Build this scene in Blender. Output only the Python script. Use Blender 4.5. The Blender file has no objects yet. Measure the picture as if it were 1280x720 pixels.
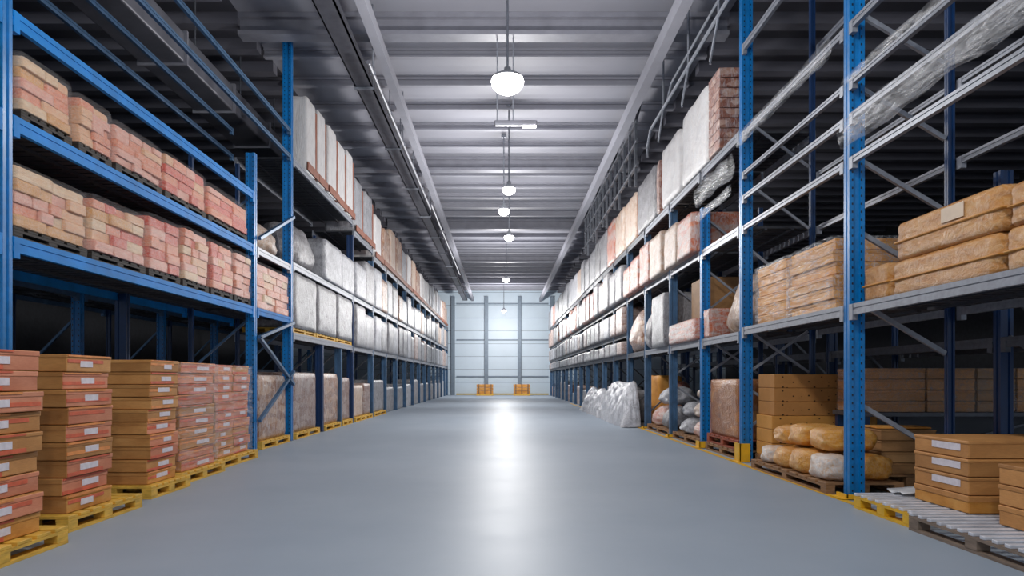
import bpy, bmesh, math, random
from mathutils import Vector, Matrix, noise

R = random.Random(7)
scene = bpy.context.scene
COL = scene.collection

# ---------------------------------------------------------------- mesh helpers
class MB:
    """Collects verts and faces, builds ONE mesh object."""
    def __init__(self):
        self.v, self.f, self.m = [], [], []
    def add(self, vs, fs, mi=0):
        b = len(self.v)
        self.v += [tuple(p) for p in vs]
        self.f += [tuple(b + i for i in q) for q in fs]
        self.m += [mi] * len(fs)
    def box(self, x0, x1, y0, y1, z0, z1, mi=0):
        x0, x1 = min(x0, x1), max(x0, x1); y0, y1 = min(y0, y1), max(y0, y1); z0, z1 = min(z0, z1), max(z0, z1)
        self.add([(x0,y0,z0),(x1,y0,z0),(x1,y1,z0),(x0,y1,z0),(x0,y0,z1),(x1,y0,z1),(x1,y1,z1),(x0,y1,z1)],
                 [(3,2,1,0),(4,5,6,7),(0,1,5,4),(1,2,6,5),(2,3,7,6),(3,0,4,7)], mi)
        return self
    def rbox(self, x0, x1, y0, y1, z0, z1, bev=.008, mi=0, seg=2):
        bm = bmesh.new()
        bmesh.ops.create_cube(bm, size=1.0)
        for v in bm.verts:
            v.co = Vector((x0 + (v.co.x + .5) * (x1 - x0), y0 + (v.co.y + .5) * (y1 - y0), z0 + (v.co.z + .5) * (z1 - z0)))
        bmesh.ops.bevel(bm, geom=list(bm.edges), offset=bev, segments=seg, profile=.5, affect='EDGES')
        self.frombm(bm, mi)
        return self
    def frombm(self, bm, mi=0):
        bmesh.ops.recalc_face_normals(bm, faces=bm.faces)
        bm.verts.index_update()
        self.add([v.co.copy() for v in bm.verts], [[v.index for v in f.verts] for f in bm.faces], mi)
        bm.free()
    def bar(self, p, q, w, h, mi=0, up=(0, 0, 1)):
        p, q = Vector(p), Vector(q)
        d = (q - p).normalized()
        u = Vector(up)
        if abs(d.dot(u)) > .98: u = Vector((0, 1, 0))
        s = d.cross(u).normalized() * (w / 2)
        t = s.cross(d).normalized() * (h / 2)
        self.add([p-s-t, p+s-t, p+s+t, p-s+t, q-s-t, q+s-t, q+s+t, q-s+t],
                 [(3,2,1,0),(4,5,6,7),(0,1,5,4),(1,2,6,5),(2,3,7,6),(3,0,4,7)], mi)
        return self
    def tube(self, pts, r, n=8, mi=0):
        pts = [Vector(p) for p in pts]
        rings = []
        for i, p in enumerate(pts):
            d = (pts[min(i+1, len(pts)-1)] - pts[max(i-1, 0)]).normalized()
            u = Vector((0, 0, 1)) if abs(d.z) < .9 else Vector((1, 0, 0))
            s = d.cross(u).normalized(); t = s.cross(d).normalized()
            rings.append([p + s * r * math.cos(2*math.pi*k/n) + t * r * math.sin(2*math.pi*k/n) for k in range(n)])
        vs = [p for ring in rings for p in ring]
        fs = []
        for i in range(len(pts)-1):
            for k in range(n):
                a, b = i*n+k, i*n+(k+1) % n
                fs.append((a, b, b+n, a+n))
        fs.append(tuple(range(n-1, -1, -1))); fs.append(tuple(range((len(pts)-1)*n, len(pts)*n)))
        self.add(vs, fs, mi)
        return self
    def lathe(self, prof, n=24, mi=0, c=(0, 0, 0)):
        vs, fs = [], []
        for r, z in prof:
            for k in range(n):
                vs.append((c[0] + r*math.cos(2*math.pi*k/n), c[1] + r*math.sin(2*math.pi*k/n), c[2] + z))
        for i in range(len(prof)-1):
            for k in range(n):
                a, b = i*n+k, i*n+(k+1) % n
                fs.append((a, b, b+n, a+n))
        self.add(vs, fs, mi)
        return self
    def extr(self, outline, z0, z1, mi=0):
        """outline: closed CCW list of (x, y)"""
        n = len(outline)
        vs = [(x, y, z0) for x, y in outline] + [(x, y, z1) for x, y in outline]
        fs = [(i, (i+1) % n, (i+1) % n + n, i + n) for i in range(n)]
        fs += [tuple(range(n-1, -1, -1)), tuple(range(n, 2*n))]
        self.add(vs, fs, mi)
        return self
    def mesh(self, name, mats, smooth=False):
        me = bpy.data.meshes.new(name)
        me.from_pydata(self.v, [], self.f)
        for m in (mats if isinstance(mats, (list, tuple)) else [mats]): me.materials.append(m)
        if any(self.m): me.polygons.foreach_set('material_index', self.m)
        if smooth: me.polygons.foreach_set('use_smooth', [True] * len(me.polygons))
        me.update()
        return me
    def build(self, name, mats, parent=None, smooth=False):
        return link(name, self.mesh(name, mats, smooth), parent)

def link(name, me, parent=None, loc=None, rz=0, scale=None):
    o = bpy.data.objects.new(name, me)
    COL.objects.link(o)
    if parent is not None: o.parent = parent
    if loc is not None: o.location = loc
    if rz: o.rotation_euler = (0, 0, rz)
    if scale is not None: o.scale = scale
    return o

def tag(o, label, cat, group=None, kind=None):
    o['label'] = label; o['category'] = cat
    if group: o['group'] = group
    if kind: o['kind'] = kind
    return o

def thing(name, label, cat, loc=(0, 0, 0), rz=0, group=None):
    o = bpy.data.objects.new(name, None)
    COL.objects.link(o)
    o.empty_display_size = .1
    o.location = loc; o.rotation_euler = (0, 0, rz)
    return tag(o, label, cat, group)

def struct(o):
    o['kind'] = 'structure'
    return o

def copy_tree(o, parent=None):
    c = o.copy(); COL.objects.link(c)
    if parent is not None: c.parent = parent
    for ch in list(o.children): copy_tree(ch, c)
    return c

ORD = ['', 'first', 'second', 'third', 'fourth', 'fifth', 'sixth', 'seventh', 'eighth', 'ninth', 'tenth', 'eleventh', 'twelfth',
       'thirteenth', 'fourteenth', 'fifteenth', 'sixteenth', 'seventeenth', 'eighteenth', 'nineteenth', 'twentieth']
def ordw(n):
    if n <= 20: return ORD[n]
    tens = {2: 'twenty', 3: 'thirty', 4: 'forty', 5: 'fifty'}[n // 10]
    return {2: 'twentieth', 3: 'thirtieth', 4: 'fortieth', 5: 'fiftieth'}[n // 10] if n % 10 == 0 else tens + '-' + ORD[n % 10]

# ---------------------------------------------------------------- materials
def srgb(r, g, b):
    f = lambda c: (c/255/12.92) if c/255 <= .04045 else ((c/255 + .055)/1.055) ** 2.4
    return (f(r), f(g), f(b), 1)

class NT:
    def __init__(self, name):
        self.mat = bpy.data.materials.new(name)
        self.mat.use_nodes = True
        self.t = self.mat.node_tree
        self.t.nodes.clear()
        self.out = self.n('ShaderNodeOutputMaterial')
    def n(self, typ, **kw):
        nd = self.t.nodes.new(typ)
        for k, v in kw.items(): setattr(nd, k, v)
        return nd
    def l(self, a, b): self.t.links.new(a, b)
    def ramp(self, fac, stops, interp='LINEAR'):
        r = self.n('ShaderNodeValToRGB'); r.color_ramp.interpolation = interp
        e = r.color_ramp.elements
        while len(e) < len(stops): e.new(.5)
        for k, (p, c) in enumerate(stops): e[k].position = p; e[k].color = c
        self.l(fac, r.inputs[0]); return r.outputs[0]
    def noise(self, vec, scale, detail=3, rough=.55, dist=0):
        nd = self.n('ShaderNodeTexNoise'); nd.inputs['Scale'].default_value = scale; nd.inputs['Detail'].default_value = detail
        nd.inputs['Roughness'].default_value = rough; nd.inputs['Distortion'].default_value = dist
        if vec is not None: self.l(vec, nd.inputs['Vector'])
        return nd.outputs['Fac']
    def coords(self, scale=(1, 1, 1), random_shift=True, kind='Object'):
        tc = self.n('ShaderNodeTexCoord'); mp = self.n('ShaderNodeMapping'); mp.inputs['Scale'].default_value = scale
        self.l(tc.outputs[kind], mp.inputs['Vector'])
        if random_shift:
            oi = self.n('ShaderNodeObjectInfo')
            m = self.n('ShaderNodeMath', operation='MULTIPLY'); m.inputs[1].default_value = 47.0
            self.l(oi.outputs['Random'], m.inputs[0]); 
            cx = self.n('ShaderNodeCombineXYZ'); self.l(m.outputs[0], cx.inputs[0]); self.l(m.outputs[0], cx.inputs[1]); self.l(m.outputs[0], cx.inputs[2])
            self.l(cx.outputs[0], mp.inputs['Location'])
        return mp.outputs[0]
    def mix(self, fac, a, b, blend='MIX'):
        m = self.n('ShaderNodeMix', data_type='RGBA', blend_type=blend)
        for sock, val in ((m.inputs[0], fac), (m.inputs[6], a), (m.inputs[7], b)):
            if hasattr(val, 'is_output'): self.l(val, sock)
            else: sock.default_value = val
        return m.outputs[2]
    def bsdf(self, color, rough=.5, metal=0, spec=.5, bump=None, bump_s=.3, bump_d=.01, alpha=None, coat=0):
        b = self.n('ShaderNodeBsdfPrincipled')
        if hasattr(color, 'is_output'): self.l(color, b.inputs['Base Color'])
        else: b.inputs['Base Color'].default_value = color
        if hasattr(rough, 'is_output'): self.l(rough, b.inputs['Roughness'])
        else: b.inputs['Roughness'].default_value = rough
        b.inputs['Metallic'].default_value = metal
        b.inputs['Specular IOR Level'].default_value = spec
        b.inputs['Coat Weight'].default_value = coat
        if bump is not None:
            bp = self.n('ShaderNodeBump'); bp.inputs['Strength'].default_value = bump_s; bp.inputs['Distance'].default_value = bump_d
            self.l(bump, bp.inputs['Height']); self.l(bp.outputs[0], b.inputs['Normal'])
        if alpha is not None:
            if hasattr(alpha, 'is_output'): self.l(alpha, b.inputs['Alpha'])
            else: b.inputs['Alpha'].default_value = alpha
        self.l(b.outputs[0], self.out.inputs[0])
        return self.mat

def plain(name, c, rough=.5, metal=0, var=.12, scale=6, spec=.5, stretch=(1, 1, 1)):
    t = NT(name)
    v = t.coords(stretch)
    f = t.noise(v, scale, 4)
    dark = tuple(x * (1 - var) for x in c[:3]) + (1,); lite = tuple(min(1, x * (1 + var)) for x in c[:3]) + (1,)
    return t.bsdf(t.ramp(f, [(.3, dark), (.7, lite)]), rough, metal, spec, bump=f, bump_s=.08)

def paint(name, c, rough=.35):
    """painted steel upright: slots punched along the face, slight wear"""
    t = NT(name)
    tc = t.n('ShaderNodeTexCoord'); sp = t.n('ShaderNodeSeparateXYZ'); t.l(tc.outputs['Object'], sp.inputs[0])
    f = t.noise(tc.outputs['Object'], 9, 5, .65)
    wear = t.ramp(t.noise(tc.outputs['Object'], 14, 6, .7), [(.66, (0, 0, 0, 1)), (.74, (1, 1, 1, 1))])
    base = t.ramp(f, [(.3, tuple(x*.8 for x in c[:3]) + (1,)), (.7, tuple(min(1, x*1.2) for x in c[:3]) + (1,))])
    base = t.mix(wear, base, srgb(120, 165, 205))
    mz = t.n('ShaderNodeMath', operation='PINGPONG'); mz.inputs[1].default_value = .04; t.l(sp.outputs[2], mz.inputs[0])
    lz = t.n('ShaderNodeMath', operation='LESS_THAN'); lz.inputs[1].default_value = .011; t.l(mz.outputs[0], lz.inputs[0])
    mx = t.n('ShaderNodeMath', operation='ABSOLUTE'); t.l(sp.outputs[0], mx.inputs[0])
    cx = t.n('ShaderNodeMath', operation='COMPARE'); cx.inputs[1].default_value = .045; cx.inputs[2].default_value = .008; t.l(mx.outputs[0], cx.inputs[0])
    sl = t.n('ShaderNodeMath', operation='MULTIPLY'); t.l(lz.outputs[0], sl.inputs[0]); t.l(cx.outputs[0], sl.inputs[1])
    base = t.mix(sl.outputs[0], base, srgb(8, 22, 45))
    return t.bsdf(base, rough, 0, .5, bump=f, bump_s=.06)

def carton(name, stops, rough=.6, stretch=(1, 1, 2), tape=None):
    """cardboard with long fibre streaks and blotches; colour shifts from box to box"""
    t = NT(name)
    v = t.coords(stretch)
    f = t.noise(v, 2.2, 5, .6)
    c = t.ramp(f, stops)
    g = t.noise(t.coords((3, 3, 30)), 6, 3)
    c = t.mix(.07, c, t.ramp(g, [(.35, (0, 0, 0, 1)), (.65, (1, 1, 1, 1))]), 'OVERLAY')
    oi = t.n('ShaderNodeObjectInfo')
    hv = t.n('ShaderNodeHueSaturation'); t.l(c, hv.inputs['Color'])
    mr = t.n('ShaderNodeMapRange'); mr.inputs[3].default_value = .84; mr.inputs[4].default_value = 1.14
    t.l(oi.outputs['Random'], mr.inputs[0]); t.l(mr.outputs[0], hv.inputs['Value'])
    return t.bsdf(hv.outputs[0], rough, 0, .35, bump=g, bump_s=.06)

def wrapped(name, stops, film=.5, filmcol=srgb(225, 228, 232), scale=(2.2, 2.2, 3), bands=0, rough=.32):
    """goods seen through stretch film: blotches of the goods, pale streaks of film with highlights painted in, wrinkled gloss"""
    t = NT(name)
    v = t.coords(scale)
    f = t.noise(v, 2.0, 5, .65, .6)
    c = t.ramp(f, stops)
    if bands:
        b = t.n('ShaderNodeTexVoronoi', feature='F1'); b.inputs['Scale'].default_value = bands
        t.l(t.coords((1.3, 1.3, 3.2)), b.inputs['Vector'])
        sep = t.n('ShaderNodeSeparateColor'); t.l(b.outputs['Color'], sep.inputs[0])
        c = t.mix(.55, c, t.ramp(sep.outputs[0], stops, 'CONSTANT'))
    w = t.noise(t.coords((5, 5, 1.6)), 3.0, 6, .7, 1.5)
    hi = t.ramp(w, [(.44, (0, 0, 0, 1)), (.60, (film, film, film, 1))])  # pale film streaks, its highlights put into the colour
    c = t.mix(hi, c, filmcol)
    return t.bsdf(c, rough, 0, .5, bump=w, bump_s=.55, bump_d=.05)

def clear_film(name, amount=.25):
    t = NT(name)
    w = t.noise(t.coords((8, 1.2, 9)), 2.2, 6, .7, 1.0)
    a = t.ramp(w, [(.42, (.04, .04, .04, 1)), (.7, (amount, amount, amount, 1))])
    return t.bsdf(srgb(235, 238, 242), .18, 0, .6, bump=w, bump_s=.5, bump_d=.03, alpha=a)

M = {}
M['blue'] = paint('blue paint', srgb(0, 116, 186))
M['blue_beam'] = plain('blue beam paint', srgb(0, 126, 205), .55, var=.2, scale=3, spec=.2)
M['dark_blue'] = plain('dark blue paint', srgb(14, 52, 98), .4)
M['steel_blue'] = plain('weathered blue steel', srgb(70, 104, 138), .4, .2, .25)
M['galv'] = plain('galvanised steel', srgb(140, 145, 155), .45, .3, .18, 14)
M['galv_dark'] = plain('dull grey steel', srgb(96, 100, 108), .45, .5, .2, 10)
M['deck'] = plain('dark shelf slats', srgb(58, 60, 66), .5, .3, .3, 5)
M['black_slat'] = plain('black timber', srgb(52, 46, 42), .7, 0, .3)
M['yellow'] = plain('yellow paint', srgb(226, 176, 30), .5, 0, .15)
M['pale_yellow'] = plain('pale yellow kerb', srgb(206, 186, 128), .6)
M['pallet_yellow'] = plain('yellow stained timber', srgb(222, 176, 70), .6, 0, .25, 5, stretch=(2, 1, 6))
M['pallet_brown'] = plain('brown timber', srgb(146, 108, 72), .7, 0, .3, 5, stretch=(2, 1, 6))
M['pallet_grey'] = plain('grey timber', srgb(128, 112, 98), .7, 0, .3, 5, stretch=(2, 1, 6))
M['pallet_red'] = plain('red stained timber', srgb(150, 74, 48), .7, 0, .3, 5)
M['white_slat'] = plain('white plastic slats', srgb(205, 208, 216), .4, 0, .2, 7)
M['carton_side'] = carton('tan carton side', [(.3, srgb(168, 114, 60)), (.5, srgb(186, 132, 74)), (.7, srgb(200, 148, 88))])
M['sticker'] = plain('white paper sticker', srgb(226, 220, 226), .5, 0, .1, 20)
M['red_edge'] = plain('red printed band', srgb(212, 100, 66), .5, 0, .2, 9)
M['orange_edge'] = plain('orange printed band', srgb(228, 146, 78), .5, 0, .2, 9)
M['carton_rose'] = carton('rosy brown carton', [(.3, srgb(196, 118, 86)), (.5, srgb(212, 136, 102)), (.7, srgb(226, 156, 122))])
M['carton_tan'] = carton('tan carton', [(.3, srgb(176, 122, 68)), (.5, srgb(194, 138, 80)), (.7, srgb(208, 152, 92))])
M['carton_amber'] = carton('amber carton', [(.3, srgb(190, 126, 50)), (.5, srgb(214, 150, 70)), (.7, srgb(228, 172, 96))])
M['carton_dark'] = carton('dark tan carton', [(.3, srgb(142, 104, 66)), (.5, srgb(164, 122, 78)), (.7, srgb(180, 138, 92))])
M['film'] = clear_film('stretch film', .5)
M['film_pack'] = clear_film('tight stretch film', .16)
M['film_light'] = clear_film('thin stretch film', .36)
M['sack'] = wrapped('yellow sack', [(.3, srgb(214, 138, 24)), (.5, srgb(232, 160, 50)), (.7, srgb(240, 186, 96))], .2, srgb(240, 226, 205))
M['sack_white'] = wrapped('white dusted sack', [(.3, srgb(222, 170, 110)), (.5, srgb(236, 212, 190)), (.7, srgb(242, 232, 226))], .6)
M['pale_label'] = plain('pale paper panel', srgb(208, 186, 160), .5, 0, .1)
M['sheet'] = plain('white sheet', srgb(215, 218, 222), .3, 0, .06)

W = {}
M['pile_film'] = wrapped('piled plastic sheeting', [(.3, srgb(150, 150, 156)), (.5, srgb(182, 184, 190)), (.7, srgb(206, 208, 214))], .5, srgb(226, 228, 234), rough=.25)
W['white'] = wrapped('white wrap', [(.3, srgb(122, 122, 128)), (.5, srgb(156, 157, 163)), (.75, srgb(186, 187, 192))], .55, srgb(200, 202, 208))
W['chalk'] = wrapped('chalk white wrap', [(.3, srgb(206, 202, 202)), (.5, srgb(226, 223, 222)), (.75, srgb(240, 238, 236))], .5)
W['cream'] = wrapped('cream wrap', [(.3, srgb(168, 120, 90)), (.45, srgb(200, 170, 146)), (.7, srgb(212, 194, 178))], .6, srgb(214, 208, 204))
W['grey'] = wrapped('grey wrap', [(.3, srgb(88, 84, 84)), (.5, srgb(120, 116, 118)), (.7, srgb(156, 152, 154))], .5, srgb(186, 188, 194))
W['ash'] = wrapped('ash grey wrap', [(.3, srgb(96, 92, 94)), (.5, srgb(126, 124, 127)), (.7, srgb(150, 149, 153))], .5, srgb(172, 174, 180))
W['orange'] = wrapped('orange wrap', [(.3, srgb(170, 74, 36)), (.5, srgb(196, 112, 72)), (.68, srgb(176, 160, 154))], .5, srgb(200, 198, 200), bands=3)
W['brown'] = wrapped('brown wrap', [(.3, srgb(130, 84, 56)), (.5, srgb(170, 122, 88)), (.7, srgb(198, 168, 142))], .45, bands=3)
W['rust'] = wrapped('rust wrap', [(.3, srgb(120, 62, 44)), (.5, srgb(160, 96, 70)), (.7, srgb(202, 168, 150))], .4, bands=4)
W['beige'] = wrapped('beige wrap', [(.3, srgb(168, 132, 104)), (.5, srgb(196, 164, 138)), (.7, srgb(212, 190, 170))], .4)
W['amber'] = wrapped('amber wrap', [(.3, srgb(176, 112, 42)), (.5, srgb(206, 146, 72)), (.72, srgb(222, 184, 128))], .35, srgb(236, 220, 196))
W['amberbox'] = wrapped('amber bundle', [(.3, srgb(180, 116, 48)), (.5, srgb(206, 144, 70)), (.72, srgb(216, 168, 104))], .22, srgb(236, 220, 196))
W['balewrap'] = wrapped('orange bale', [(.3, srgb(140, 80, 26)), (.5, srgb(184, 116, 48)), (.7, srgb(204, 142, 70))], .1, bands=2)
W['pink'] = wrapped('pink wrap', [(.3, srgb(206, 120, 90)), (.5, srgb(224, 170, 148)), (.7, srgb(234, 206, 192))], .5, bands=3)
W['mauve'] = wrapped('mauve wrap', [(.3, srgb(122, 84, 68)), (.5, srgb(152, 122, 108)), (.7, srgb(178, 160, 152))], .5, srgb(196, 194, 196), bands=4)
M['stripe_brown'] = plain('brown board', srgb(142, 84, 62), .6, 0, .2, 6, stretch=(2, 2, 1))
PACK = []
for nm, a, b in (('cream', (232, 184, 134), (246, 218, 182)), ('salmon', (232, 118, 80), (244, 164, 126)), ('red', (216, 58, 40), (232, 104, 76)),
                 ('peach', (236, 164, 112), (246, 198, 154)), ('blush', (236, 150, 126), (246, 190, 170)), ('ochre', (222, 150, 76), (236, 180, 112))):
    PACK.append(wrapped(nm + ' goods', [(.3, srgb(*a)), (.7, srgb(*b))], .4, srgb(246, 222, 204), scale=(1.6, 1.6, 1.6)))

def dotted(name, c):
    t = NT(name)
    v = t.coords((1, 1, 1), False)
    f = t.noise(v, 5, 5, .6)
    base = t.ramp(f, [(.3, tuple(x * .82 for x in c[:3]) + (1,)), (.7, c)])
    mp = t.n('ShaderNodeMapping'); mp.inputs['Scale'].default_value = (11, .01, 14); t.l(v, mp.inputs[0])
    vo = t.n('ShaderNodeTexVoronoi'); vo.inputs['Scale'].default_value = 1; vo.inputs['Randomness'].default_value = .45; t.l(mp.outputs[0], vo.inputs['Vector'])
    d = t.ramp(vo.outputs['Distance'], [(.13, (1, 1, 1, 1)), (.2, (0, 0, 0, 1))])
    return t.bsdf(t.mix(d, base, srgb(62, 38, 18)), .6, 0, .3)
M['dotted_amber'] = dotted('punched amber carton', srgb(222, 160, 82)); M['dotted_tan'] = dotted('punched tan carton', srgb(196, 140, 80))
def floor_mat():
    t = NT('sealed grey floor')
    v = t.coords((1, 1, 1), False)
    f = t.noise(v, .35, 5, .6)
    c = t.ramp(f, [(.3, srgb(150, 163, 177)), (.7, srgb(163, 175, 187))])
    g = t.noise(v, 1.3, 6, .7)
    r = t.n('ShaderNodeMapRange'); r.inputs[3].default_value = .42; r.inputs[4].default_value = .5; t.l(g, r.inputs[0])
    return t.bsdf(c, r.outputs[0], 0, .13)
M['floor'] = floor_mat()
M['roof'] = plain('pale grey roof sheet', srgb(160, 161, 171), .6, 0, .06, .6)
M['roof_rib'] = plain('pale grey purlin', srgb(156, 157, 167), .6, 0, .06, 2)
M['roof_shaded'] = plain('shade-toned roof sheet', srgb(80, 80, 88), .6, 0, .2, .8, stretch=(.2, 1, 1))  # roof over the side bays, their shade put into the sheet colour
M['roof_shaded_rib'] = plain('shade-toned roof purlin', srgb(104, 104, 114), .5, 0, .25, 1.5, stretch=(.2, 1, 1))  # side purlins darkened in colour with the same shade
M['beam_grey'] = plain('grey roof girder', srgb(138, 139, 149), .5, .1, .12, 3)
M['duct'] = plain('grey duct sheet', srgb(112, 113, 122), .45, .3, .2, 2)
M['duct_edge'] = plain('duct flange', srgb(140, 141, 150), .45, .3, .1)
M['tray'] = plain('dark cable tray', srgb(82, 83, 92), .5, .3, .2, 5)
M['wall'] = plain('white wall panel', srgb(214, 230, 242), .4, 0, .04, .7)
M['wall_line'] = plain('grey blue wall rail', srgb(128, 142, 156), .5, .2, .1)
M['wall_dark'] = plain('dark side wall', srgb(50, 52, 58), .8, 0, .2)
def emit(name, c, s):
    t = NT(name); e = t.n('ShaderNodeEmission'); e.inputs[0].default_value = c; e.inputs[1].default_value = s
    t.l(e.outputs[0], t.out.inputs[0]); return t.mat
M['lamp'] = emit('lamp glow', (1, .98, .96, 1), 18)
M['housing'] = plain('lamp housing', srgb(170, 174, 180), .4, .5, .1)

# ---------------------------------------------------------------- frame of reference (metres; camera at x=0, y=0)
CEIL = 8.0
YF = 61.0            # far wall
XR = 3.48            # aisle face of the right racks
XL = -4.10           # aisle face of the left racks

# ---------------------------------------------------------------- setting
struct(MB().box(-17, 17, -6, YF, -.1, 0).build('floor', M['floor']))
m = MB()
m.box(-4.9, 4.2, -6, YF, CEIL, CEIL + .1)
struct(m.build('ceiling', M['roof']))
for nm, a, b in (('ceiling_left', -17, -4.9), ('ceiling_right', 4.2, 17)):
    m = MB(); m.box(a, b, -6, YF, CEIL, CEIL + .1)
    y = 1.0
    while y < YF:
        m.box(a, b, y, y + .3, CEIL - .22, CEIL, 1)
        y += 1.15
    struct(m.build(nm, [M['roof_shaded'], M['roof_shaded_rib']]))
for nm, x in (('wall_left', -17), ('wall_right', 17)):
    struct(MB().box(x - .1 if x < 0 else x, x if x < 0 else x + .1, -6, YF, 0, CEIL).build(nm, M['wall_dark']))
# far wall: horizontal sandwich panels with grooves
m = MB(); z = 0
while z < CEIL - .01:
    z1 = min(CEIL, z + .98)
    m.box(-17, 17, YF + .0, YF + .1, z, z1 - .03, 0)
    m.box(-17, 17, YF + .03, YF + .1, z1 - .03, z1, 1)
    z = z1
struct(m.build('wall_far', [M['wall'], M['wall_line']]))
n = 0
for x in (-1.22, 1.3, -3.75, 3.75):
    n += 1
    m = MB(); m.box(x - .1, x + .1, YF - .16, YF - .002, 0, CEIL - .5, 0); m.box(x - .14, x + .14, YF - .19, YF - .16, 0, CEIL - .5, 0)
    struct(m.build('trim_%d' % n, M['wall_line']))
for z in (6.9, 4.15, 1.35):
    n += 1
    struct(MB().box(-3.5, 3.5, YF - .08, YF - .002, z, z + .1).build('trim_%d' % n, M['wall_line']))
n += 1
struct(MB().box(-3.5, 3.5, YF - .3, YF - .2, .002, .12).build('trim_%d' % n, M['pale_yellow']))
# purlins and girders over the aisle
y = 5.2; k = 0
while y < YF - .3:
    k += 1
    m = MB()
    if k % 6 == 1:
        m.box(-4.9, 4.2, y, y + .34, CEIL - .09, CEIL - .002); m.box(-4.9, 4.2, y + .13, y + .21, CEIL - .34, CEIL - .09); m.box(-4.9, 4.2, y, y + .34, CEIL - .42, CEIL - .34)
        struct(m.build('ceiling_girder', M['beam_grey']))
    else:
        m.box(-4.9, 4.2, y, y + .16, CEIL - .05, CEIL - .002); m.box(-4.9, 4.2, y + .06, y + .1, CEIL - .15, CEIL - .05); m.box(-4.9, 4.2, y, y + .16, CEIL - .19, CEIL - .15)
        struct(m.build('ceiling_purlin', M['roof_rib']))
    y += 1.6
for x, mt, w, d in ((-2.25, 'roof_rib', .16, .22), (2.9, 'roof_rib', .18, .26)):
    m = MB(); m.box(x - w/2, x + w/2, 4, YF - .01, CEIL - .62 - d, CEIL - .62)
    struct(m.build('ceiling_stringer', M[mt]))
# yellow floor line in front of the right racks
struct(MB().box(XR - .14, XR - .06, 7.6, 40, .001, .004).build('floor_line', M['yellow']))

# ---------------------------------------------------------------- roof services
t = thing('cable_tray', 'long dark cable tray hung under the roof above the left side of the aisle', 'cable tray', (-2.75, 0, 7.0))
m = MB(); m.box(-.17, .17, 5, YF - 2, 0, .03); m.box(-.17, -.145, 5, YF - 2, 0, .16); m.box(.145, .17, 5, YF - 2, 0, .16); m.build('tray_channel', M['tray'], t)
for i in range(12):
    y = 7.5 + i * 4.2
    m = MB(); m.bar((-.2, y, -.02), (.2, y, -.02), .05, .04); m.tube([(-.19, y, -.02), (-.19, y, .99)], .012, 6); m.tube([(.19, y, -.02), (.19, y, .99)], .012, 6)
    m.build('hanger', M['galv'], t)
m = MB()
for dx in (-.09, -.03, .04, .1): m.tube([(dx, 5, .05), (dx * 1.1, 20, .06), (dx, 40, .05), (dx, YF - 2, .05)], .024, 6)
m.build('cables', M['black_slat'], t)
t = thing('pipe_run', 'thin pale pipe hung on brackets beside the dark cable tray', 'pipe', (-2.35, 0, 6.75))
MB().tube([(0, 14, 0), (0, 26, 0), (0, 26.2, .2), (0, 44, .2)], .04, 10).build('pipe', M['duct'], t)
for i in range(6):
    y = 14.5 + i * 2.2
    m = MB(); m.tube([(0, y, 0), (0, y, 1.24)], .014, 6); m.lathe([(.055, -.03), (.055, .03), (.04, .03), (.04, -.03), (.055, -.03)], 10, 0, (0, y, 0)); m.build('bracket', M['galv'], t)
t = thing('ventilation_duct', 'broad grey ventilation duct under the dark roof above the left rack', 'duct', (-5.7, 0, 6.5))
m = MB(); m.rbox(-.38, .38, 5.5, 24, 0, .5, .03); m.build('duct', M['duct'], t)
for i in range(8):
    y = 6.2 + i * 2.4
    MB().box(-.42, .42, y, y + .06, -.04, .54).build('flange', M['duct_edge'], t)
    m = MB(); m.tube([(-.36, y + .5, .5), (-.36, y + .5, 1.27)], .015, 6); m.tube([(.36, y + .5, .5), (.36, y + .5, 1.27)], .015, 6); m.build('hanger', M['galv_dark'], t)
# hanging steel lattice on the right
t = thing('hanging_guard', 'hazy grey steel lattice of upright bars hung above the right rack', 'steel guard', (3.05, 0, 0))
for i in range(14):
    y = 18.3 + i * .85
    MB().box(-.03, .03, y - .03, y + .03, 5.6 + (i % 3) * .2, CEIL - .9).build('bar', M['galv_dark'], t)
for z in (6.05, 6.6, 7.05): MB().bar((0, 18.1, z), (0, 29.6, z), .05, .05).build('rail', M['galv_dark'], t)
for y in (18.3, 22, 26, 29.4):
    m = MB(); m.bar((0, y, CEIL - .9), (.25, y + .1, CEIL - .002), .05, .05); m.build('strut', M['galv_dark'], t)
t = thing('rail_frame', 'pale steel tube rail with drop brackets along the top of the right rack', 'rail', (0, 0, 0))
MB().tube([(3.3, 11.4, 6.75), (3.3, 17.8, 6.75), (3.3, 18.2, 6.45), (3.3, 18.2, 6.25)], .035, 8).build('rail', M['galv'], t)
MB().tube([(3.3, 11.4, 6.98), (3.3, 15.6, 6.98), (3.3, 16.0, 6.76)], .025, 8).build('rail', M['galv'], t)
for y in (12.2, 14.2, 16.4):
    MB().tube([(3.3, y, 6.75), (3.3, y, CEIL - .002)], .022, 6).build('drop_bracket', M['galv'], t)
    MB().tube([(3.3, y, 6.75), (3.3, y + .5, 6.25), (3.3, y + .5, 6.2)], .022, 6).build('hook', M['galv'], t)

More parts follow.
